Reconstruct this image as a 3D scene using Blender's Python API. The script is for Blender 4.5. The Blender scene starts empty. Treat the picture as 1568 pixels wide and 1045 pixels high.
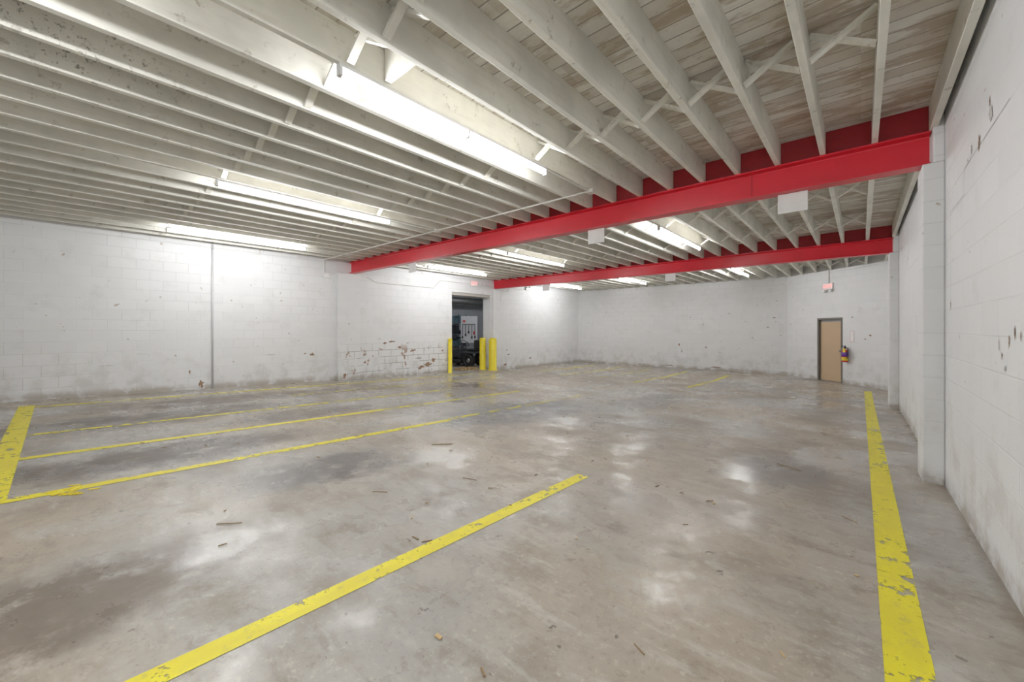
import bpy, bmesh, math, random
from mathutils import Vector, Matrix, noise
random.seed(7)
scene = bpy.context.scene
COL = scene.collection

# ------------------------------------------------------------------ helpers
def floor_z(y):
    return -0.031*min(y, 13.8)

def link(o, parent=None):
    COL.objects.link(o)
    if parent: o.parent = parent
    return o

def empty(name, loc=(0,0,0), rotz=0):
    e = bpy.data.objects.new(name, None)
    e.location = loc; e.rotation_euler = (0,0,rotz); e.empty_display_size = .1
    return link(e)

def obj(name, bm, mat, parent=None, smooth=False, bevel=0):
    me = bpy.data.meshes.new(name)
    bmesh.ops.recalc_face_normals(bm, faces=bm.faces[:])
    bm.to_mesh(me); bm.free()
    if smooth:
        for p in me.polygons: p.use_smooth = True
    me.materials.append(mat)
    o = bpy.data.objects.new(name, me)
    link(o, parent)
    if bevel:
        m = o.modifiers.new('bevel','BEVEL'); m.width = bevel; m.segments = 2; m.limit_method='ANGLE'
    return o

def box(bm, x0,x1,y0,y1,z0,z1):
    vs = [bm.verts.new(p) for p in ((x0,y0,z0),(x1,y0,z0),(x1,y1,z0),(x0,y1,z0),(x0,y0,z1),(x1,y0,z1),(x1,y1,z1),(x0,y1,z1))]
    for f in ((0,3,2,1),(4,5,6,7),(0,1,5,4),(1,2,6,5),(2,3,7,6),(3,0,4,7)):
        bm.faces.new([vs[i] for i in f])
    return vs

def slat(bm, p, q, w, t):
    """board from p to q lying in an XZ plane: w along Y, t thick"""
    p=Vector(p); q=Vector(q); d=(q-p).normalized(); n=Vector((-d.z,0,d.x))*t/2; s=Vector((0,w/2,0))
    vs=[bm.verts.new(v) for v in (p-n-s,p+n-s,p+n+s,p-n+s,q-n-s,q+n-s,q+n+s,q-n+s)]
    for f in ((0,3,2,1),(4,5,6,7),(0,1,5,4),(1,2,6,5),(2,3,7,6),(3,0,4,7)):
        bm.faces.new([vs[i] for i in f])

def tube(bm, p, q, r, seg=10, cap=True):
    p=Vector(p); q=Vector(q); d=(q-p); L=d.length
    rot=d.to_track_quat('Z','Y').to_matrix().to_4x4()
    m=Matrix.Translation((p+q)/2)@rot
    bmesh.ops.create_cone(bm, cap_ends=cap, segments=seg, radius1=r, radius2=r, depth=L, matrix=m)

def path(bm, pts, r, seg=8):
    for a,b in zip(pts[:-1],pts[1:]): tube(bm,a,b,r,seg)
    for c in pts[1:-1]:
        bmesh.ops.create_uvsphere(bm,u_segments=8,v_segments=6,radius=r*1.05,matrix=Matrix.Translation(c))

def lathe(bm, prof, seg=24, mat=Matrix()):
    rings=[]
    for r,z in prof:
        if r<1e-5: rings.append([bm.verts.new(mat@Vector((0,0,z)))])
        else: rings.append([bm.verts.new(mat@Vector((r*math.cos(2*math.pi*i/seg),r*math.sin(2*math.pi*i/seg),z))) for i in range(seg)])
    for A,B in zip(rings[:-1],rings[1:]):
        for i in range(seg):
            j=(i+1)%seg
            if len(A)==1 and len(B)==1: continue
            if len(A)==1: bm.faces.new((A[0],B[i],B[j]))
            elif len(B)==1: bm.faces.new((A[i],A[j],B[0]))
            else: bm.faces.new((A[i],A[j],B[j],B[i]))

# ------------------------------------------------------------------ node helpers
class NT:
    def __init__(s,name):
        s.m=bpy.data.materials.new(name); s.m.use_nodes=True
        s.t=s.m.node_tree; s.b=s.t.nodes['Principled BSDF']; s.out=s.t.nodes['Material Output']
    def node(s,ty,**kw):
        n=s.t.nodes.new(ty)
        for k,v in kw.items(): setattr(n,k,v)
        return n
    def put(s,sock,v):
        if hasattr(v,'is_output'): s.t.links.new(v,sock)
        else:
            if isinstance(v,(tuple,list)) and len(v)==3 and sock.type=='RGBA': v=(*v,1)
            sock.default_value=v
    def coord(s): return s.node('ShaderNodeTexCoord').outputs['Object']
    def sep(s,v):
        n=s.node('ShaderNodeSeparateXYZ'); s.put(n.inputs[0],v); return n.outputs
    def comb(s,x,y,z):
        n=s.node('ShaderNodeCombineXYZ')
        for i,v in enumerate((x,y,z)): s.put(n.inputs[i],v)
        return n.outputs[0]
    def math(s,op,a,b=0.0,clamp=False):
        n=s.node('ShaderNodeMath',operation=op); n.use_clamp=clamp
        s.put(n.inputs[0],a); s.put(n.inputs[1],b); return n.outputs[0]
    def vmath(s,op,a,b=(0,0,0)):
        n=s.node('ShaderNodeVectorMath',operation=op); s.put(n.inputs[0],a); s.put(n.inputs[1],b)
        return n.outputs['Value'] if op=='LENGTH' else n.outputs[0]
    def noise(s,v,scale,detail=4,rough=.55,dist=0,color=False):
        n=s.node('ShaderNodeTexNoise'); s.put(n.inputs['Vector'],v); n.inputs['Scale'].default_value=scale
        n.inputs['Detail'].default_value=detail; n.inputs['Roughness'].default_value=rough; n.inputs['Distortion'].default_value=dist
        return n.outputs['Color' if color else 'Fac']
    def ramp(s,v,a,b,c=0.0,d=1.0):
        n=s.node('ShaderNodeMapRange'); n.interpolation_type='SMOOTHSTEP'
        s.put(n.inputs[0],v)
        for i,x in enumerate((a,b,c,d)): n.inputs[1+i].default_value=x
        return n.outputs[0]
    def mix(s,f,a,b):
        n=s.node('ShaderNodeMix',data_type='RGBA'); s.put(n.inputs[0],f); s.put(n.inputs[6],a); s.put(n.inputs[7],b); return n.outputs[2]
    def bump(s,h,strength=.3,dist=.01,nrm=None):
        n=s.node('ShaderNodeBump'); n.inputs['Strength'].default_value=strength; n.inputs['Distance'].default_value=dist
        s.put(n.inputs['Height'],h)
        if nrm: s.put(n.inputs['Normal'],nrm)
        return n.outputs[0]
    def set(s,**kw):
        for k,v in kw.items():
            s.put(s.b.inputs[{'color':'Base Color','rough':'Roughness','metal':'Metallic','normal':'Normal','alpha':'Alpha','spec':'Specular IOR Level','ec':'Emission Color','es':'Emission Strength'}[k]],v)
        return s.m

def simple(name,c,rough=.5,metal=0,var=.12,scale=6,bumpy=0):
    n=NT(name); P=n.coord()
    f=n.noise(P,scale,3)
    col=n.mix(f,tuple(x*(1-var) for x in c),tuple(min(1,x*(1+var)) for x in c))
    n.set(color=col,rough=rough,metal=metal)
    if bumpy: n.set(normal=n.bump(n.noise(P,scale*8,2),bumpy,.003))
    return n.m

# ------------------------------------------------------------------ materials
def wall_mat(name, axis, region=None, base=(.82,.825,.83), joint=(.05,.34)):
    n=NT(name); P=n.coord(); x,y,z=n.sep(P)
    h=(y if axis=='y' else x)
    v=n.comb(h,z,0.0)
    br=n.node('ShaderNodeTexBrick'); n.put(br.inputs['Vector'],v)
    br.inputs['Scale'].default_value=1; br.inputs['Brick Width'].default_value=.406; br.inputs['Row Height'].default_value=.203
    br.inputs['Mortar Size'].default_value=.006; br.inputs['Mortar Smooth'].default_value=.4
    br.inputs['Color1'].default_value=(1,1,1,1); br.inputs['Color2'].default_value=(.96,.96,.96,1); br.inputs['Mortar'].default_value=(1,1,1,1)
    fac=br.outputs['Fac']
    big=n.noise(P,.9,2); mid=n.noise(P,3,4,.65)
    col=n.mix(big,tuple(c*.93 for c in base),base)
    mm=n.node('ShaderNodeMix',data_type='RGBA',blend_type='MULTIPLY'); mm.inputs[0].default_value=1
    n.put(mm.inputs[6],col); n.put(mm.inputs[7],br.outputs['Color']); col=mm.outputs[2]
    col=n.mix(n.math('MULTIPLY',n.ramp(mid,.52,.75),.45),col,(.64,.64,.62))
    jf=n.math('MULTIPLY',fac,n.ramp(big,.40,.62,*joint))
    col=n.mix(jf,col,(.50,.50,.50))
    spn=n.noise(P,9,2,.5)
    col=n.mix(n.ramp(spn,.725,.745,0,.7),col,(.38,.30,.23))
    # grime band at the floor
    hf=n.math('ADD',z,n.math('MULTIPLY',n.math('MINIMUM',y,13.8),.031)) if axis=='y' else n.math('ADD',z,.428)
    g=n.math('MULTIPLY',n.ramp(hf,.03,.17,1,0),n.ramp(mid,.38,.58,.25,1))
    col=n.mix(n.math('MULTIPLY',g,.85),col,(.28,.23,.17))
    g2=n.math('MULTIPLY',n.ramp(hf,.1,1.0,1,0),n.ramp(mid,.44,.64,0,.45))
    col=n.mix(g2,col,(.50,.47,.43))
    if region:
        a,b,zt=region
        m=n.math('MULTIPLY',n.ramp(h,a,a+.5),n.ramp(h,b,b+.4,1,0))
        m=n.math('MULTIPLY',m,n.ramp(hf,zt-.25,zt+.1,1,0))
        m2=n.math('MULTIPLY',m,n.ramp(n.noise(P,1.6,3),.38,.48))
        m3=n.math('MULTIPLY',m2,n.ramp(fac,.1,.5))
        col=n.mix(n.math('MULTIPLY',m3,.9),col,(.11,.09,.07))
        m4=n.math('MULTIPLY',m,n.ramp(n.noise(P,2.6,5,.65),.60,.63))
        col=n.mix(m4,col,(.36,.25,.19))
    hgt=n.math('ADD',n.math('MULTIPLY',fac,-1.0),n.math('MULTIPLY',n.noise(P,45,2),.3))
    n.set(color=col,rough=.55,normal=n.bump(hgt,.4,.008))
    return n.m

W_L=wall_mat('painted_block_left','y',region=(4.9,8.9,1.0),joint=(.08,.45))
W_R=wall_mat('painted_block_right','y')
W_B=wall_mat('painted_block_back','x',joint=(.06,.35))

def floor_mat():
    n=NT('worn_concrete'); P=n.coord()
    warp=n.noise(P,2.2,4,.65,color=True)
    Pw=n.vmath('ADD',P,n.vmath('MULTIPLY',n.vmath('SUBTRACT',warp,(.5,.5,.5)),(.8,.8,0)))
    big=n.noise(P,.4,2); mid=n.noise(P,1.25,6,.66); fine=n.noise(P,24,4,.78)
    stre=n.noise(n.vmath('MULTIPLY',P,(1.3,4.5,1)),1.7,5,.7)
    blot=n.noise(P,3.4,6,.72)
    col=n.mix(n.ramp(big,.38,.62),(.355,.298,.225),(.335,.32,.29))
    col=n.mix(n.ramp(mid,.50,.66,0,.65),col,(.47,.445,.40))
    col=n.mix(n.ramp(mid,.49,.34,0,.75),col,(.22,.18,.135))
    col=n.mix(n.ramp(stre,.54,.68,0,.4),col,(.54,.52,.48))
    col=n.mix(n.ramp(stre,.46,.32,0,.55),col,(.19,.155,.12))
    col=n.mix(n.ramp(blot,.56,.68,0,.6),col,(.19,.155,.12))
    col=n.mix(n.ramp(blot,.40,.30,0,.35),col,(.54,.50,.44))
    col=n.mix(n.ramp(fine,.55,.70,0,.5),col,(.54,.50,.43))
    col=n.mix(n.ramp(fine,.45,.30,0,.5),col,(.16,.135,.105))
    spk=n.noise(P,11,3,.6)
    col=n.mix(n.ramp(spk,.69,.72,0,.75),col,(.08,.06,.045))
    st=n.ramp(blot,.32,.50,.15,1)
    # (centre, radii, colour, strength): oil and tyre marks
    stains=[(-7.7,.9,.75,2.2,(.10,.08,.065),.9),(-5.35,.7,.55,1.9,(.10,.08,.065),.92),(-8.9,1.6,.7,2.0,(.13,.10,.08),.85),
            (-3.8,1.7,.5,.9,(.10,.09,.085),.85),(-4.4,5.3,1.0,2.0,(.125,.13,.14),.85),(-2.75,.0,.5,.75,(.13,.10,.075),.88),
            (-.6,4.8,.4,.8,(.17,.15,.14),.75),(-6.6,2.6,.5,1.6,(.12,.10,.085),.8),
            (-3.3,8.0,.7,1.8,(.16,.15,.14),.75),(-7.2,6.5,1.4,1.8,(.16,.13,.11),.75),(-8.8,4.2,.6,2.0,(.15,.12,.095),.85)]
    for cx,cy,rx,ry,c,s in stains:
        d=n.vmath('LENGTH',n.vmath('MULTIPLY',n.vmath('SUBTRACT',Pw,(cx,cy,0)),(1/rx,1/ry,0)))
        col=n.mix(n.math('MULTIPLY',n.ramp(d,1.1,.45,0,s),st),col,c)
    x,y,z=n.sep(P)
    for sock,pos in ((y,5.5),(y,11.2),(x,-5.4)):
        d=n.math('ABSOLUTE',n.math('SUBTRACT',sock,pos)); col=n.mix(n.ramp(d,.012,.004,0,.65),col,(.09,.08,.07))
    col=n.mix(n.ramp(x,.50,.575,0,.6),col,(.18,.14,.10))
    rough=n.ramp(mid,.40,.60,.5,.19)
    hgt=n.math('ADD',fine,n.math('MULTIPLY',stre,.5))
    n.set(color=col,rough=rough,normal=n.bump(hgt,.2,.004),spec=.5)
    return n.m
FLOOR=floor_mat()

def paint_mat(name,thr):
    n=NT(name); P=n.coord()
    f=n.noise(P,11,4,.78); g=n.noise(n.vmath('MULTIPLY',P,(3,1,1)),2.2,4,.6)
    s=n.math('ADD',n.math('MULTIPLY',f,.6),n.math('MULTIPLY',g,.4))
    al=n.ramp(s,thr,thr+.05)
    col=n.mix(n.ramp(g,.35,.65),(.84,.74,.012),(.74,.63,.015))
    col=n.mix(n.ramp(f,.54,.70,0,.45),col,(.42,.36,.10))
    n.set(color=col,rough=.5,alpha=al); return n.m
YEL=paint_mat('yellow_floor_paint',.405); YELW=paint_mat('yellow_floor_paint_faded',.485); YELM=paint_mat('yellow_floor_paint_worn',.445)

def wood_mat(name,base,dark,boards=False):
    n=NT(name); P=n.coord(); x,y,z=n.sep(P)
    gr=n.noise(n.vmath('MULTIPLY',P,(8,.7,8) if not boards else (.7,8,8)),3,4,.65)
    big=n.noise(P,1.1,4,.65)
    col=n.mix(n.ramp(big,.38,.65),base,tuple(c*.80 for c in base))
    col=n.mix(n.math('MULTIPLY',n.ramp(gr,.48,.72),.45),col,dark)
    sp=n.noise(P,6.5,5,.72)
    col=n.mix(n.math('MULTIPLY',n.ramp(sp,.60,.69),.55),col,(.26,.21,.15))
    hgt=gr
    if boards:
        yy=n.math('MULTIPLY',y,1/.14)
        d=n.math('ABSOLUTE',n.math('SUBTRACT',n.math('FRACT',yy),.5))
        ln=n.ramp(d,.445,.485)
        col=n.mix(n.math('MULTIPLY',ln,.8),col,(.12,.10,.08))
        bd=n.noise(n.comb(n.math('FLOOR',n.math('MULTIPLY',x,.55)),n.math('FLOOR',yy),0.0),1.7,0)
        col=n.mix(n.ramp(bd,.42,.62,0,.5),col,(.46,.38,.28))
        k=n.math('MULTIPLY',n.ramp(x,-3.5,-.8,.2,1),n.ramp(n.noise(n.vmath('MULTIPLY',P,(1,3,1)),1.5,5,.7),.48,.60))
        col=n.mix(n.math('MULTIPLY',k,.7),col,(.37,.27,.17))
        hgt=n.math('SUBTRACT',n.math('MULTIPLY',gr,.3),ln)
    else:
        d=n.vmath('LENGTH',n.vmath('MULTIPLY',n.vmath('SUBTRACT',P,(-4.1,.15,3.3)),(1.5,1.2,3)))
        mm=n.math('MULTIPLY',n.ramp(d,1.1,.4),n.ramp(n.noise(P,20,4,.8),.56,.64))
        col=n.mix(n.math('MULTIPLY',mm,.8),col,(.10,.09,.07))
    n.set(color=col,rough=.6,normal=n.bump(hgt,.35,.004)); return n.m
JOIST=wood_mat('white_painted_joist',(.84,.825,.745),(.64,.60,.50))
DECK=wood_mat('white_painted_deck_boards',(.87,.85,.78),(.65,.60,.51),True)

RED=simple('red_beam_paint',(.66,.008,.022),.36,0,.14,3,.15)
DRED=simple('dark_red_paint',(.36,.010,.02),.5,0,.3,5)
WHITE=simple('white_enamel',(.84,.84,.83),.4)
HOUS=simple('fixture_enamel',(.55,.55,.55),.5)
PIPE=simple('painted_conduit',(.70,.69,.65),.45)
GPIPE=simple('grey_conduit',(.60,.60,.61),.45)
YBOL=simple('bollard_yellow',(.80,.64,.01),.4)
TAN=simple('tan_door_paint',(.52,.36,.21),.5,0,.05,2)
FRAME=simple('door_frame_grey',(.16,.14,.12),.5)
STEEL=simple('steel',(.5,.5,.5),.3,1)
BLACK=simple('black_rubber',(.012,.012,.012),.6)
DGREY=simple('dark_grey_paint',(.03,.033,.037),.4)
GREY=simple('grey_room_paint',(.45,.47,.50),.7)
GREYF=simple('workshop_concrete',(.34,.31,.27),.5)
EXRED=simple('extinguisher_red',(.6,.015,.02),.3)
PURP=simple('purple_label',(.16,.05,.42),.5)
YTAG=simple('yellow_tag',(.85,.65,.03),.5)
BLUE=simple('blue_grey_paint',(.09,.15,.19),.4)
BROWN=simple('cardboard',(.36,.23,.12),.8)
SPL=simple('dry_wood_splinter',(.24,.15,.07),.8)
LEAF=simple('tan_chip',(.55,.38,.18),.8)
CHIP=simple('exposed_brown_block',(.27,.16,.10),.9,0,.45,14,.5)
CHIPG=simple('exposed_grey_block',(.48,.46,.43),.9,0,.3,14,.5)
LINE=simple('crack_grey',(.42,.41,.40),.9)
def emis(name,c,s):
    n=NT(name); n.set(color=(.9,.9,.9),ec=c,es=s); return n.m
TUBE=emis('fluorescent_tube_glow',(.985,.99,1),84)
TUBE_FILL=emis('workshop_fill_glow',(.93,.96,1),30)  # glow of the added workshop lamps
RLET=emis('exit_letters_red',(1,.05,.04),1.2)

# ------------------------------------------------------------------ shell
XL,XR=-10.8,.575; YN,YF=-2.4,17.4; ZJ,ZD=3.11,3.37
bm=bmesh.new()
ys=[YN-.2,0,4,8,12,13.8,YF+.3]
top=[[bm.verts.new((x,y,floor_z(y))) for x in (XL-.4,XR+.2)] for y in ys]
bot=[[bm.verts.new((x,y,floor_z(y)-.15)) for x in (XL-.4,XR+.2)] for y in ys]
for i in range(len(ys)-1):
    bm.faces.new((top[i][0],top[i][1],top[i+1][1],top[i+1][0])); bm.faces.new((bot[i][0],bot[i+1][0],bot[i+1][1],bot[i][1]))
    for s in (0,1): bm.faces.new((top[i][s],top[i+1][s],bot[i+1][s],bot[i][s]))
bm.faces.new((top[0][0],bot[0][0],bot[0][1],top[0][1])); bm.faces.new((top[-1][0],bot[-1][0],bot[-1][1],top[-1][1]))
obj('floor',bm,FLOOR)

bm=bmesh.new(); box(bm,XL-.4,XR+.2,YN-.2,YF+.3,ZD,ZD+.1); obj('ceiling',bm,DECK)
DY0,DY1,DZ=9.11,11.05,2.55
bm=bmesh.new()
box(bm,XL-.4,XL,YN-.2,DY0,-.7,ZD); box(bm,XL-.4,XL,DY1,YF+.3,-.7,ZD); box(bm,XL-.4,XL,DY0,DY1,DZ,ZD)
obj('wall_left',bm,W_L)
bm=bmesh.new(); box(bm,XR,XR+.2,YN-.2,YF+.3,-.7,ZD); obj('wall_right',bm,W_R)
bm=bmesh.new(); box(bm,XL,XR,YF,YF+.25,-.7,ZD); obj('wall_back',bm,W_B)
bm=bmesh.new(); box(bm,XL,XR,YN-.2,YN,-.2,ZD); obj('wall_rear',bm,W_B)
# angled wall with door opening
ANG=math.atan2(14.94-17.4,XR+2.0); DL=3.56; S0,S1,DTOP=1.287,2.183,1.60
bm=bmesh.new()
box(bm,0,S0,0,.2,-.7,ZD); box(bm,S1,DL,0,.2,-.7,ZD); box(bm,S0,S1,0,.2,DTOP,ZD)
wa=obj('wall_angled',bm,W_B); wa.location=(-2.0,17.4,0); wa.rotation_euler=(0,0,ANG)
# pilasters
for (x0,x1,y0,y1,zt) in ((.43,XR,5.30,5.70,2.79),(.43,XR,11.05,11.5,2.79)):
    bm=bmesh.new(); box(bm,x0,x1,y0,y1,-.45,zt); box(bm,.50,XR,y0,y1,zt,3.22)
    obj('wall_pilaster',bm,W_R,bevel=.012)
for (y0,y1) in ((5.02,5.66),(11.1,11.5)):
    bm=bmesh.new(); box(bm,XL,XL+.11,y0,y1,-.45,2.79); obj('wall_pilaster',bm,W_L,bevel=.01)
# door in angled wall
dz=floor_z(15.5)
d=empty('door_1',(-2.0,17.4,0),ANG)
bm=bmesh.new(); box(bm,S0,S0+.05,-.02,.16,dz,DTOP); box(bm,S1-.045,S1,-.02,.16,dz,DTOP); box(bm,S0+.05,S1-.045,-.02,.16,DTOP-.06,DTOP)
box(bm,S0+.05,S0+.065,.05,.16,dz,DTOP-.06)
obj('frame',bm,FRAME,d,bevel=.004)
bm=bmesh.new(); box(bm,S0+.055,S1-.05,.06,.105,dz+.01,DTOP-.13); obj('slab',bm,TAN,d,bevel=.004)
bm=bmesh.new(); box(bm,S0+.055,S1-.05,.07,.10,DTOP-.128,DTOP-.062); obj('transom_panel',bm,simple('transom_grey',(.3,.3,.3),.5),d)
bm=bmesh.new(); M=Matrix.Translation((S1-.11,.06,dz+.98))@Matrix.Rotation(math.pi/2,4,'X')
lathe(bm,[(0,0),(.035,0),(.035,.008),(.014,.012),(.014,.04),(.028,.05),(.028,.07),(0,.078)],16,M); obj('knob',bm,STEEL,d,True)

# ------------------------------------------------------------------ joists and bridging
xs=[.505]+[.107-.405*k for k in range(27)]
def yend(x): return YF if x<-2.0 else min(YF,17.4-.9554*(x+2.0))
bays=[(YN,5.425),(5.475,11.225),(11.275,YF)]
for bi,(a,b) in enumerate(bays):
    bm=bmesh.new()
    for x in xs:
        w=.025+random.uniform(-.002,.004); e=b if bi<2 else yend(x-.03)
        j0=random.uniform(-.008,.008); j1=random.uniform(-.008,.008)
        vs=box(bm,x-w,x+w,a,e,ZJ,ZD)
        for v in vs: v.co.x+= j0 if v.co.y<(a+e)/2 else j1
    obj('ceiling_joists',bm,JOIST,bevel=.004)
rows=[[1.4,3.5,-.9],[7.4,9.5],[13.3,15.2]]
for r in rows:
    bm=bmesh.new()
    for y in r:
        for i in range(1,len(xs)-1):
            xr,xl=xs[i]-.03,xs[i+1]+.03
            if y>13 and y>yend(xr)-.2: continue
            o=random.uniform(-.03,.03)
            slat(bm,(xl,y-.03+o,ZJ+.02),(xr,y-.03+o,ZD-.03),.055,.022)
            slat(bm,(xl,y+.03+o,ZD-.03),(xr,y+.03+o,ZJ+.02),.055,.022)
    obj('joist_cross_bridging',bm,JOIST)
bm=bmesh.new()
for x in (xs[9],xs[8]): box(bm,x+.03,x+.375,1.62,1.67,ZJ+.02,ZD)
obj('joist_blocking',bm,JOIST)

# ------------------------------------------------------------------ steel beams
for yc,xe in ((5.45,.49),(11.25,.49)):
    e=empty('steel_beam',(0,yc,0))
    bm=bmesh.new(); x0=XL+.0
    prof=[(-.088,2.80),(.088,2.80),(.088,2.818),(.012,2.826),(.006,2.84),(.006,3.07),(.012,3.084),(.088,3.092),(.088,3.11),(-.088,3.11),(-.088,3.092),(-.012,3.084),(-.006,3.07),(-.006,2.84),(-.012,2.826),(-.088,2.818)]
    A=[bm.verts.new((x0,p,z)) for p,z in prof]; B=[bm.verts.new((xe,p,z)) for p,z in prof]
    for i in range(len(prof)):
        j=(i+1)%len(prof); bm.faces.new((A[i],A[j],B[j],B[i]))
    bm.faces.new(A); bm.faces.new(B)
    obj('i_section',bm,RED,e)
    bm=bmesh.new(); box(bm,XL+.02,XR-.01,-.02,.02,3.112,ZD-.002); obj('blocking_plate',bm,DRED,e)
    if yc<6:
        bm=bmesh.new(); box(bm,-.98,-.975,-.0885,-.08,3.07,3.11); box(bm,-.98,-.975,-.0125,-.0,2.83,3.09)
        obj('splice_joint',bm,DRED,e)

# ------------------------------------------------------------------ fluorescent lights
def fixture(x,y,L=2.42,zt=ZJ-.003,name='workshop_fill_light',tm=TUBE):
    e=empty(name,(x,y,zt))
    bm=bmesh.new()
    vs=[(-.022,0),(.022,0),(.026,-.02),(.026,-.028),(-.026,-.028),(-.026,-.02)]
    A=[bm.verts.new((p,0,z)) for p,z in vs]; B=[bm.verts.new((p,L,z)) for p,z in vs]
    for i in range(6): bm.faces.new((A[i],A[(i+1)%6],B[(i+1)%6],B[i]))
    bm.faces.new(A); bm.faces.new(B)
    obj('housing',bm,HOUS,e)
    bm=bmesh.new()
    for yy in (0.0,L/2-.012,L-.025): box(bm,-.022,.022,yy,yy+.025,-.085,-.028)
    obj('lamp_holders',bm,HOUS,e)
    for i in (0,1):
        bm=bmesh.new(); y0=.026+i*(L/2-.012); tube(bm,(0,y0,-.060),(0,y0+L/2-.04,-.060),.021,8,False); obj('tube_%d'%(i+1),bm,tm,e,True)
    return e
for y,xx in ((1.28,(-2.728,-5.98,-9.45)),(7.1,(-2.728,-6.373,-9.5)),(13.15,(-2.9,-6.5,-9.5)),(-2.38,(-.703,-2.728))):  # last pair, unseen behind the camera, is added to brighten the foreground
    for x in xx: fixture(x,y)

# ------------------------------------------------------------------ floor stripes
def stripe(x0,x1,y0,y1,mat):
    bm=bmesh.new(); yy=[y0]+[v for v in (4,8,12,13.8) if y0<v<y1]+[y1]
    r=[[bm.verts.new((x,y,floor_z(y)+.0025)) for x in (x0,x1)] for y in yy]
    for i in range(len(yy)-1): bm.faces.new((r[i][0],r[i][1],r[i+1][1],r[i+1][0]))
    o=obj('floor_stripe',bm,mat); return o
stripe(.068,.215,-1.2,14.3,YEL)
stripe(-1.985,-1.875,-.25,3.2,YEL)
stripe(-4.72,-4.61,-.25,3.9,YEL); stripe(-4.77,-4.67,3.9,8.0,YELW)
stripe(-6.12,-6.01,-.25,3.6,YEL); stripe(-6.12,-6.02,3.6,7.2,YELM)
stripe(-7.40,-7.30,-.25,6.2,YELM)
stripe(-9.95,-9.83,-.25,9.3,YELM)
stripe(-8.7,-8.6,3.0,8.8,YELW)
stripe(-10.1,-4.61,-.42,-.25,YEL)
for x,a,b,m in ((-3.6,11.3,15.8,YELM),(-5.15,11.2,16.2,YELM),(-6.6,11.8,16.4,YELW),(-7.9,11.5,16.2,YELM),(-9.3,12,16.3,YELM)): stripe(x,x+.11,a,b,m)

# ------------------------------------------------------------------ peeled paint
def chips(lst,frame,mat,off=.003):
    bm=bmesh.new()
    for h,z,w,t in lst:
        n=20; ph=random.random()*9
        vs=[]
        for i in range(n):
            a=2*math.pi*i/n; k=.65+.6*noise.noise(Vector((math.cos(a)*1.8+ph,math.sin(a)*1.8,ph)))+random.uniform(-.14,.14)
            vs.append(bm.verts.new(frame(h+w/2*k*math.cos(a),z+t/2*k*math.sin(a),off)))
        bm.faces.new(vs)
    return obj('peeled_paint_patches',bm,mat)
fl=lambda h,z,o: Vector((XL+o,h,z)); fr=lambda h,z,o: Vector((XR-o,h,z)); fb=lambda h,z,o: Vector((h,YF-o,z))
chips([(2.05,.05,.14,.2),(1.85,.33,.04,.1),(4.38,.58,.2,.1),(4.2,.61,.06,.05),(6.5,.82,.16,.09),(6.75,.86,.3,.07),(7.0,.68,.2,.1),(7.5,.55,.22,.1),(8.05,.08,.5,.2),(8.3,.2,.25,.2),(7.8,-.02,.3,.16),(5.85,.28,.14,.1),
       (6.1,.45,.1,.06),(13.5,-.02,.2,.14),(12.0,.37,.1,.07),(12.1,.2,.2,.08),(11.9,-.2,.3,.14),(8.7,.5,.12,.1)],fl,CHIP)
chips([(5.2,-.05,.1,.2)],lambda h,z,o:Vector((XL+.11+o,h,z)),CHIP)
chips([(.9,1.05,.05,.04),(3.1,1.5,.04,.04),(6.3,.95,.2,.05),(7.3,.8,.18,.06),(7.7,.3,.3,.1),(2.6,1.9,.05,.05),(.6,.55,.3,.02),(1.1,.75,.28,.015),(3.4,.62,.3,.02)],fl,CHIPG)
chips([(3.91,2.47,.05,.14),(3.63,2.60,.03,.1),(4.99,1.46,.06,.12),(3.22,1.2,.025,.09),(3.12,1.24,.02,.1),(3.36,1.12,.025,.06),(3.42,1.18,.02,.1),(3.02,1.22,.02,.07),
       (10.3,2.75,.12,.12),(9.0,2.4,.08,.15),(9.6,2.5,.05,.08),(4.2,1.8,.02,.03)],fr,CHIP)
chips([(3.60,2.52,.13,.12),(4.15,2.5,.05,.09),(3.3,1.05,.05,.05)],fr,CHIPG)
chips([(-5.8,.57,.12,.12),(-5.7,.3,.08,.1),(-4.75,.49,.14,.08),(-4.85,1.42,.05,.12),(-2.4,1.65,.2,.04),(-2.6,1.3,.12,.05),(-4.4,-.3,.5,.06),(-6.2,-.33,.4,.06),(-3.1,.9,.06,.06),(-2.2,1.0,.07,.05),(-8.2,1.2,.05,.05)],fb,CHIP)
wa_m=Matrix.Translation((-2.0,17.4,0))@Matrix.Rotation(ANG,4,'Z')
def fa(h,z,o): return wa_m@Vector((h,-o,z))
chips([(3.05,1.06,.12,.08),(2.9,.95,.1,.05),(2.5,1.6,.1,.05),(.7,1.9,.05,.05)],fa,CHIP)
bm=bmesh.new()
for (ya,za,yb,zb) in ((4.97,1.5,4.97,2.25),(4.97,2.25,4.4,2.25),(4.4,2.25,4.4,2.44),(4.4,2.44,3.2,2.44),(9,2.2,9,2.75),(9,2.2,7.6,2.2)):
    w=.0022
    if abs(ya-yb)<.01: q=[(ya-w,za),(ya+w,za),(yb+w,zb),(yb-w,zb)]
    else: q=[(ya,za-w),(yb,zb-w),(yb,zb+w),(ya,za+w)]
    bm.faces.new([bm.verts.new((XR-.003,a,b)) for a,b in q])
obj('wall_crack',bm,LINE)

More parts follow.
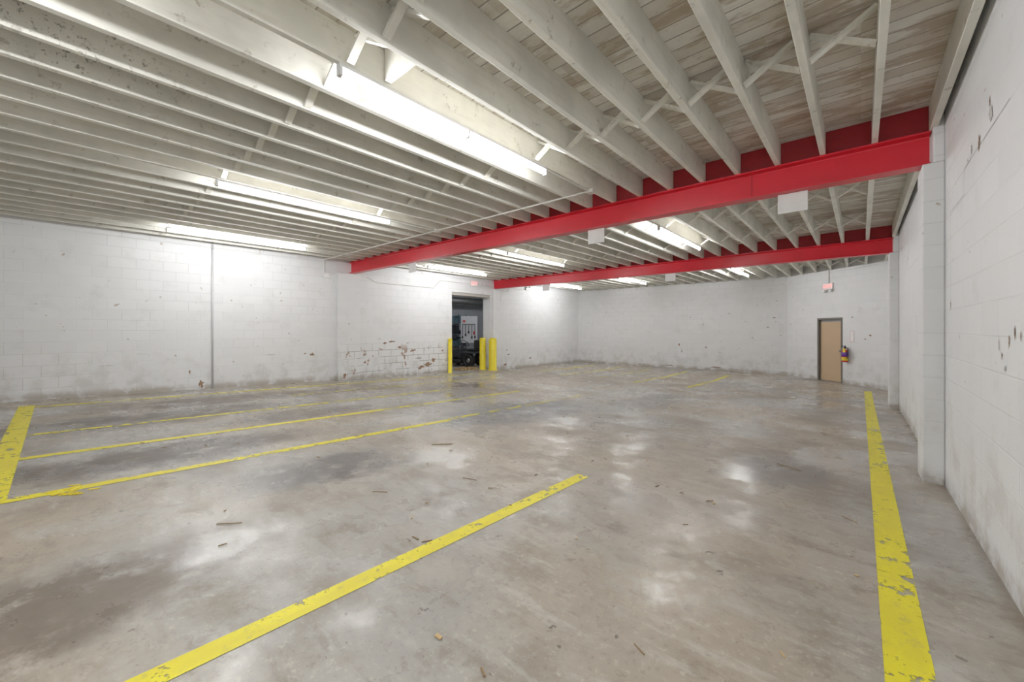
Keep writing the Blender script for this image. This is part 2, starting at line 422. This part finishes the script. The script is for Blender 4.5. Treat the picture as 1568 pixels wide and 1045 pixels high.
# ------------------------------------------------------------------ conduits
bm=bmesh.new(); path(bm,[(XL+.02,2.25,floor_z(2.25)+.02),(XL+.02,2.25,3.0),(XL+.02,2.25,ZD-.02)],.018); obj('wall_conduit',bm,GPIPE,smooth=True)
bm=bmesh.new(); path(bm,[(-2.7,4.68,ZJ-.013),(XL+.02,4.68,ZJ-.013),(XL+.02,4.68,2.7)],.012)
for x in (-2.7,-5.97,-9.5): box(bm,x-.05,x+.05,4.63,4.73,ZJ-.045,ZJ)
for x in (-2.728,-5.98,-9.45): path(bm,[(x,3.7,ZJ-.02),(x,4.65,ZJ-.02)],.01)
obj('ceiling_conduit',bm,PIPE)
bm=bmesh.new(); path(bm,[(XL+.02,4.75,2.68),(XL+.02,4.85,2.6),(XL+.02,5.0,2.6)],.012); box(bm,XL,XL+.06,4.65,4.8,2.62,2.75); obj('junction_box',bm,WHITE)
bm=bmesh.new(); path(bm,[(XL+.02,5.9,2.75),(XL+.02,6.2,2.62),(XL+.02,8.3,2.62),(XL+.02,8.6,2.9),(XL+.02,10.0,2.9)],.012)
path(bm,[(XL+.02,10.35,2.9),(XL+.02,11.05,2.9),(XL+.13,11.2,2.76),(XL+.13,11.9,2.72),(XL+.02,12.1,2.9),(XL+.02,13.2,2.9)],.012)
path(bm,[(XL+.02,11.6,2.75),(XL+.02,11.6,2.3)],.02)
obj('wall_conduit',bm,PIPE)

# ------------------------------------------------------------------ blank hanging signs on the beams
for x,y in ((-.58,5.45),(-3.07,5.45),(-7.9,5.45),(-4.0,11.25),(-8.3,11.25)):
    e=empty('hanging_sign_panel',(x,y+.02,2.797))
    bm=bmesh.new(); box(bm,-.14,.14,-.006,.006,-.22,-.002); obj('panel',bm,WHITE,e,bevel=.003)
    bm=bmesh.new()
    for sx in (-.1,.1): box(bm,sx-.01,sx+.01,.006,.03,-.03,0)
    obj('clips',bm,STEEL,e)

# ------------------------------------------------------------------ exit signs
def exit_sign(loc,rot,heads=False):
    e=empty('exit_sign',loc); e.rotation_euler=(0,0,rot)   # faces local -Y
    bm=bmesh.new(); box(bm,-.16,.16,-.05,0,-.1,.1); obj('housing',bm,WHITE,e,bevel=.008)
    c=bpy.data.curves.new('letters','FONT'); c.body='EXIT'; c.size=.17; c.align_x='CENTER'; c.align_y='CENTER'; c.extrude=.002
    t=bpy.data.objects.new('letters',c); c.materials.append(RLET); link(t,e); t.location=(0,-.054,0); t.rotation_euler=(math.pi/2,0,0)
    if heads:
        for s in (-1,1):
            bm=bmesh.new(); M=Matrix.Translation((s*.11,-.05,-.14))@Matrix.Rotation(math.radians(110),4,'X')
            lathe(bm,[(0,-.04),(.025,-.04),(.045,.02),(.045,.035),(0,.035)],16,M); obj('lamp_head_%d'%(1 if s<0 else 2),bm,WHITE,e,True)
        bm=bmesh.new(); tube(bm,(0,-.02,.1),(0,-.02,.75),.012); tube(bm,(-.11,-.04,-.12),(.11,-.04,-.12),.012); obj('conduit',bm,PIPE,e)
    return e
exit_sign((XL+.001,10.15,2.92),math.pi/2)
p=wa_m@Vector((1.72,-.001,2.6)); exit_sign(p,ANG,True)
e=empty('emergency_light',(XL+.001,13.3,2.95)); e.rotation_euler=(0,0,math.pi/2)
bm=bmesh.new(); box(bm,-.15,.15,-.08,0,-.06,.06); obj('housing',bm,WHITE,e,bevel=.01)
for s in (-1,1):
    bm=bmesh.new(); M=Matrix.Translation((s*.1,-.08,.09))@Matrix.Rotation(math.radians(100),4,'X')
    lathe(bm,[(0,-.03),(.03,-.03),(.05,.03),(0,.035)],16,M); obj('lamp_head_%d'%(1 if s<0 else 2),bm,WHITE,e,True)

# ------------------------------------------------------------------ fire extinguisher + sign
p=wa_m@Vector((2.36,-.10,.24)); e=empty('fire_extinguisher',p,ANG)
bm=bmesh.new(); lathe(bm,[(0,0),(.07,0),(.08,.02),(.08,.30),(.072,.34),(.045,.375),(.022,.39),(.022,.42),(0,.42)],24); obj('cylinder',bm,EXRED,e,True)
bm=bmesh.new(); lathe(bm,[(.081,.17),(.082,.17),(.082,.31),(.081,.31)],24); obj('label',bm,PURP,e,True)
bm=bmesh.new(); lathe(bm,[(.081,.05),(.082,.05),(.082,.15),(.081,.15)],24); box(bm,.03,.11,-.10,-.097,.30,.40); obj('inspection_tag',bm,YTAG,e)
bm=bmesh.new(); box(bm,-.02,.02,-.02,.02,.42,.46); box(bm,-.015,.015,-.13,.01,.45,.465); box(bm,-.015,.015,-.12,.01,.49,.50); box(bm,-.015,.015,0,.02,.45,.5); obj('valve_handle',bm,BLACK,e)
bm=bmesh.new(); path(bm,[Vector(q) for q in ((.02,0,.44),(.08,-.01,.43),(.11,-.01,.36),(.1,-.02,.2),(.095,-.02,.1))],.011); obj('hose',bm,BLACK,e,True)
bm=bmesh.new(); box(bm,-.03,.03,.08,.099,.05,.44); obj('wall_bracket',bm,STEEL,e)
p=wa_m@Vector((2.5,-.006,1.02)); e=empty('safety_sign',p,ANG)
bm=bmesh.new(); box(bm,-.06,.06,-.002,.004,-.17,.17); obj('plate',bm,WHITE,e)
bm=bmesh.new()
for q in ((-.06,-.053,-.17,.17),(.053,.06,-.17,.17),(-.06,.06,.16,.17),(-.06,.06,-.17,-.16)): box(bm,q[0],q[1],-.004,-.002,q[2],q[3])
obj('border',bm,simple('sign_red',(.75,.25,.27),.5),e)

# ------------------------------------------------------------------ bollards
def bollard(x,y,r,h=1.2):
    z=floor_z(y) if x>-11.2 else -.34
    bm=bmesh.new(); lathe(bm,[(0,-.02),(r*1.25,-.02),(r*1.25,.012),(r,.018),(r,h-r*.5),(r*.9,h-r*.22),(r*.6,h-.01),(0,h)],28)
    o=obj('yellow_bollard',bm,YBOL,smooth=True); o.location=(x,y,z)
bollard(-10.58,10.95,.15,1.24); bollard(-10.98,10.80,.12,1.24); bollard(-10.68,8.93,.07,1.2)
bm=bmesh.new(); box(bm,XL-.42,XL-.3,DY0-.05,DY0+.02,-.34,DZ); box(bm,XL-.42,XL-.05,DY0,DY1,DZ-.10,DZ+.0); obj('trim_1',bm,simple('header_steel',(.45,.42,.38),.5))

# ------------------------------------------------------------------ workshop beyond the opening
WX=-15.6
bm=bmesh.new(); box(bm,WX-.2,XL-.4,7.8,17.6,-.49,-.34); obj('floor_workshop',bm,GREYF)
bm=bmesh.new(); box(bm,WX-.2,XL-.4,7.8,17.6,3.0,3.1); obj('ceiling_workshop',bm,simple('grey_ceiling',(.4,.4,.4),.8))
bm=bmesh.new(); box(bm,WX-.2,WX,7.8,17.6,-.34,3.0); obj('wall_workshop_far',bm,GREY)
bm=bmesh.new(); box(bm,WX,XL-.4,7.6,7.8,-.34,3.0); obj('wall_workshop_near',bm,GREY)
bm=bmesh.new(); box(bm,WX,XL-.4,17.6,17.8,-.34,3.0); obj('wall_workshop_end',bm,GREY)
for yy in (9.2,12.2): fixture(-12.6,yy,2.42,2.997,'workshop_fill_light',TUBE_FILL)  # out-of-view lamps added to brighten the workshop
bm=bmesh.new(); tube(bm,(-14.9,8.2,2.6),(-14.9,17,2.6),.2,20)
for k in range(9):
    tube(bm,(-14.9,8.5+k,2.6),(-14.9,8.54+k,2.6),.215,20); box(bm,-14.91,-14.89,8.5+k,8.53+k,2.8,3.0)
obj('ceiling_air_duct',bm,STEEL,smooth=False)
# shelving unit
e=empty('metal_shelving',(-15.2,12.6,-.34)); bm=bmesh.new()
for x in (-.28,.28):
    for y in (-.9,.9): box(bm,x-.02,x+.02,y-.02,y+.02,0,2.3)
for z in (.2,.75,1.3,1.85): box(bm,-.3,.3,-.92,.92,z,z+.03)
obj('frame_and_shelves',bm,BLUE,e)
for nm,m,z in (('cartons_1',BROWN,.232),('cartons_2',BLUE,.782),('cartons_3',DGREY,1.332),('cartons_4',BLUE,1.882)):
    bm=bmesh.new(); y=-.85
    while y<.7:
        w=random.uniform(.15,.3); box(bm,-.2,.22,y,y+w,z,z+random.uniform(.15,.42)); y+=w+.04
    obj(nm,bm,m,e,bevel=.01)
# tool rack
e=empty('tool_rack',(-14.3,13.15,-.34),math.radians(46)); bm=bmesh.new()
box(bm,-.4,.4,0,.03,.9,2.2); obj('board',bm,simple('pegboard',(.72,.73,.75),.6),e)
bm=bmesh.new()
for x in (-.38,.38): box(bm,x-.03,x+.03,.03,.09,0,2.2); box(bm,x-.03,x+.03,-.3,.4,0,.05)
obj('posts',bm,DGREY,e)
bm=bmesh.new()
for i in range(5):
    x=-.32+i*.15; L=random.uniform(.25,.6); tube(bm,(x,-.03,1.75),(x,-.03,1.75-L),.013,8); box(bm,x-.035,x+.035,-.05,-.01,1.75-L-.12,1.75-L)
box(bm,-.34,.3,-.04,-.01,1.78,1.81)
obj('hand_tools',bm,BLACK,e)
bm=bmesh.new(); box(bm,-.3,-.18,-.035,-.005,1.9,2.0); box(bm,.2,.28,-.035,-.005,1.3,1.45); obj('red_tools',bm,EXRED,e)
# riding mower
e=empty('riding_mower',(-12.75,11.5,-.34),math.radians(-80)); e.scale=(1.12,1.12,1.12)
def wheel(nm,x,y,r,w):
    bm=bmesh.new(); M=Matrix.Translation((x,y,r))@Matrix.Rotation(math.pi/2,4,'Y')
    lathe(bm,[(r*.5,-w/2),(r*.9,-w/2),(r,-w*.35),(r,w*.35),(r*.9,w/2),(r*.5,w/2),(r*.5,-w/2)],24,M); obj(nm,bm,BLACK,e,True)
    bm=bmesh.new(); lathe(bm,[(0,-w*.3),(r*.5,-w*.4),(r*.5,w*.4),(0,w*.3)],20,M); obj(nm+'_hub',bm,STEEL,e,True)
wheel('wheel_front_1',-.33,-.6,.18,.14); wheel('wheel_front_2',.33,-.6,.18,.14); wheel('wheel_rear_1',-.37,.45,.25,.22); wheel('wheel_rear_2',.37,.45,.25,.22)
bm=bmesh.new(); vs=box(bm,-.22,.22,-.8,-.1,.3,.68)
for v in vs:
    if v.co.z>.5 and v.co.y<-.5: v.co.z=.58; v.co.x*=.85
obj('hood',bm,DGREY,e,bevel=.05)
bm=bmesh.new(); box(bm,-.5,.5,.15,.75,.5,.56); box(bm,-.26,.26,-.12,.2,.28,.34); obj('fenders',bm,DGREY,e,bevel=.025)
bm=bmesh.new(); box(bm,-.48,.48,-.4,.15,.12,.26); obj('cutting_deck',bm,BLACK,e,bevel=.04)
bm=bmesh.new(); box(bm,-.22,.22,.2,.6,.57,.67); vs=box(bm,-.2,.2,.54,.64,.66,1.0)
obj('seat',bm,BLACK,e,bevel=.04)
bm=bmesh.new(); tube(bm,(0,-.15,.66),(0,0,.86),.02)
M=Matrix.Translation((0,0,.87))@Matrix.Rotation(math.radians(-35),4,'X')
R=.17
for i in range(20):
    a=2*math.pi*i/20; b=2*math.pi*(i+1)/20
    tube(bm,M@Vector((R*math.cos(a),R*math.sin(a),0)),M@Vector((R*math.cos(b),R*math.sin(b),0)),.014,6)
tube(bm,M@Vector((-R,0,0)),M@Vector((R,0,0)),.01,6); obj('steering_wheel',bm,BLACK,e,True)
bm=bmesh.new()
for s in (-1,1): box(bm,s*.14-.04,s*.14+.04,-.815,-.79,.42,.5)
obj('headlights',bm,WHITE,e)
bm=bmesh.new()
for i in range(5): box(bm,-11.75+i*.03,-11.3+i*.02,10.0+i*.16,10.1+i*.16,-.34,-.27+.02*(i%3))
obj('wood_scraps',bm,simple('scrap_wood',(.45,.3,.14),.7))

# ------------------------------------------------------------------ debris
bm=bmesh.new()
def sliver(x,y,L,w,ang):
    z=floor_z(y)+.004; d=Vector((math.cos(ang),math.sin(ang),0))*L/2; n=Vector((-math.sin(ang),math.cos(ang),0))*w/2
    c=Vector((x,y,z)); pts=[c-d-n*.4,c+d*.9-n,c+d+n*.2,c-d*.8+n]
    for p in pts: p.z=floor_z(p.y)+.003
    v=[bm.verts.new(p) for p in pts]; u=[bm.verts.new(p+Vector((0,0,.005))) for p in pts]
    bm.faces.new(v); bm.faces.new(u)
    for i in range(4): bm.faces.new((v[i],v[(i+1)%4],u[(i+1)%4],u[i]))
for a in ((-3.67,2.95,.24,.022,.9),(-3.12,.74,.15,.008,.9),(-2.0,1.49,.07,.009,1.2),(-.55,4.9,.25,.014,-.5),(-.06,3.75,.12,.006,-.7),(-2.6,2.4,.14,.007,.3),(-2.9,1.7,.12,.007,.7),(-.9,3.4,.07,.008,1)): sliver(*a)
for i in range(70): sliver(random.uniform(-7,0),random.uniform(.6,9),random.uniform(.02,.065),random.uniform(.004,.012),random.uniform(0,3))
obj('wood_splinters',bm,SPL)
bm=bmesh.new()
for i in range(40): sliver(random.uniform(-6,.3),random.uniform(.9,9),random.uniform(.01,.035),random.uniform(.008,.02),random.uniform(0,3))
sliver(-1.33,1.05,.035,.025,.3)
obj('tan_debris_chips',bm,LEAF)
bm=bmesh.new()
for i in range(16): sliver(-4.62+random.gauss(0,.12),.02+random.gauss(0,.07),random.uniform(.03,.11),random.uniform(.015,.04),random.uniform(0,3))
obj('yellow_paint_flakes',bm,YBOL)

# ------------------------------------------------------------------ camera / world
w=bpy.data.worlds.new('world'); scene.world=w; w.use_nodes=True
w.node_tree.nodes['Background'].inputs[0].default_value=(.8,.85,.9,1); w.node_tree.nodes['Background'].inputs[1].default_value=.3
cd=bpy.data.cameras.new('camera'); cam=bpy.data.objects.new('camera',cd); COL.objects.link(cam)
cd.sensor_width=36; cd.lens=609/1568*36; cd.shift_y=-19.5/1568; cd.clip_start=.02
cam.location=(0,0,1.264); cam.rotation_euler=(math.pi/2,0,math.radians(41.25))
scene.camera=cam
scene.view_settings.view_transform='Standard'
scene.view_settings.exposure=-.06
scene.view_settings.gamma=1.18
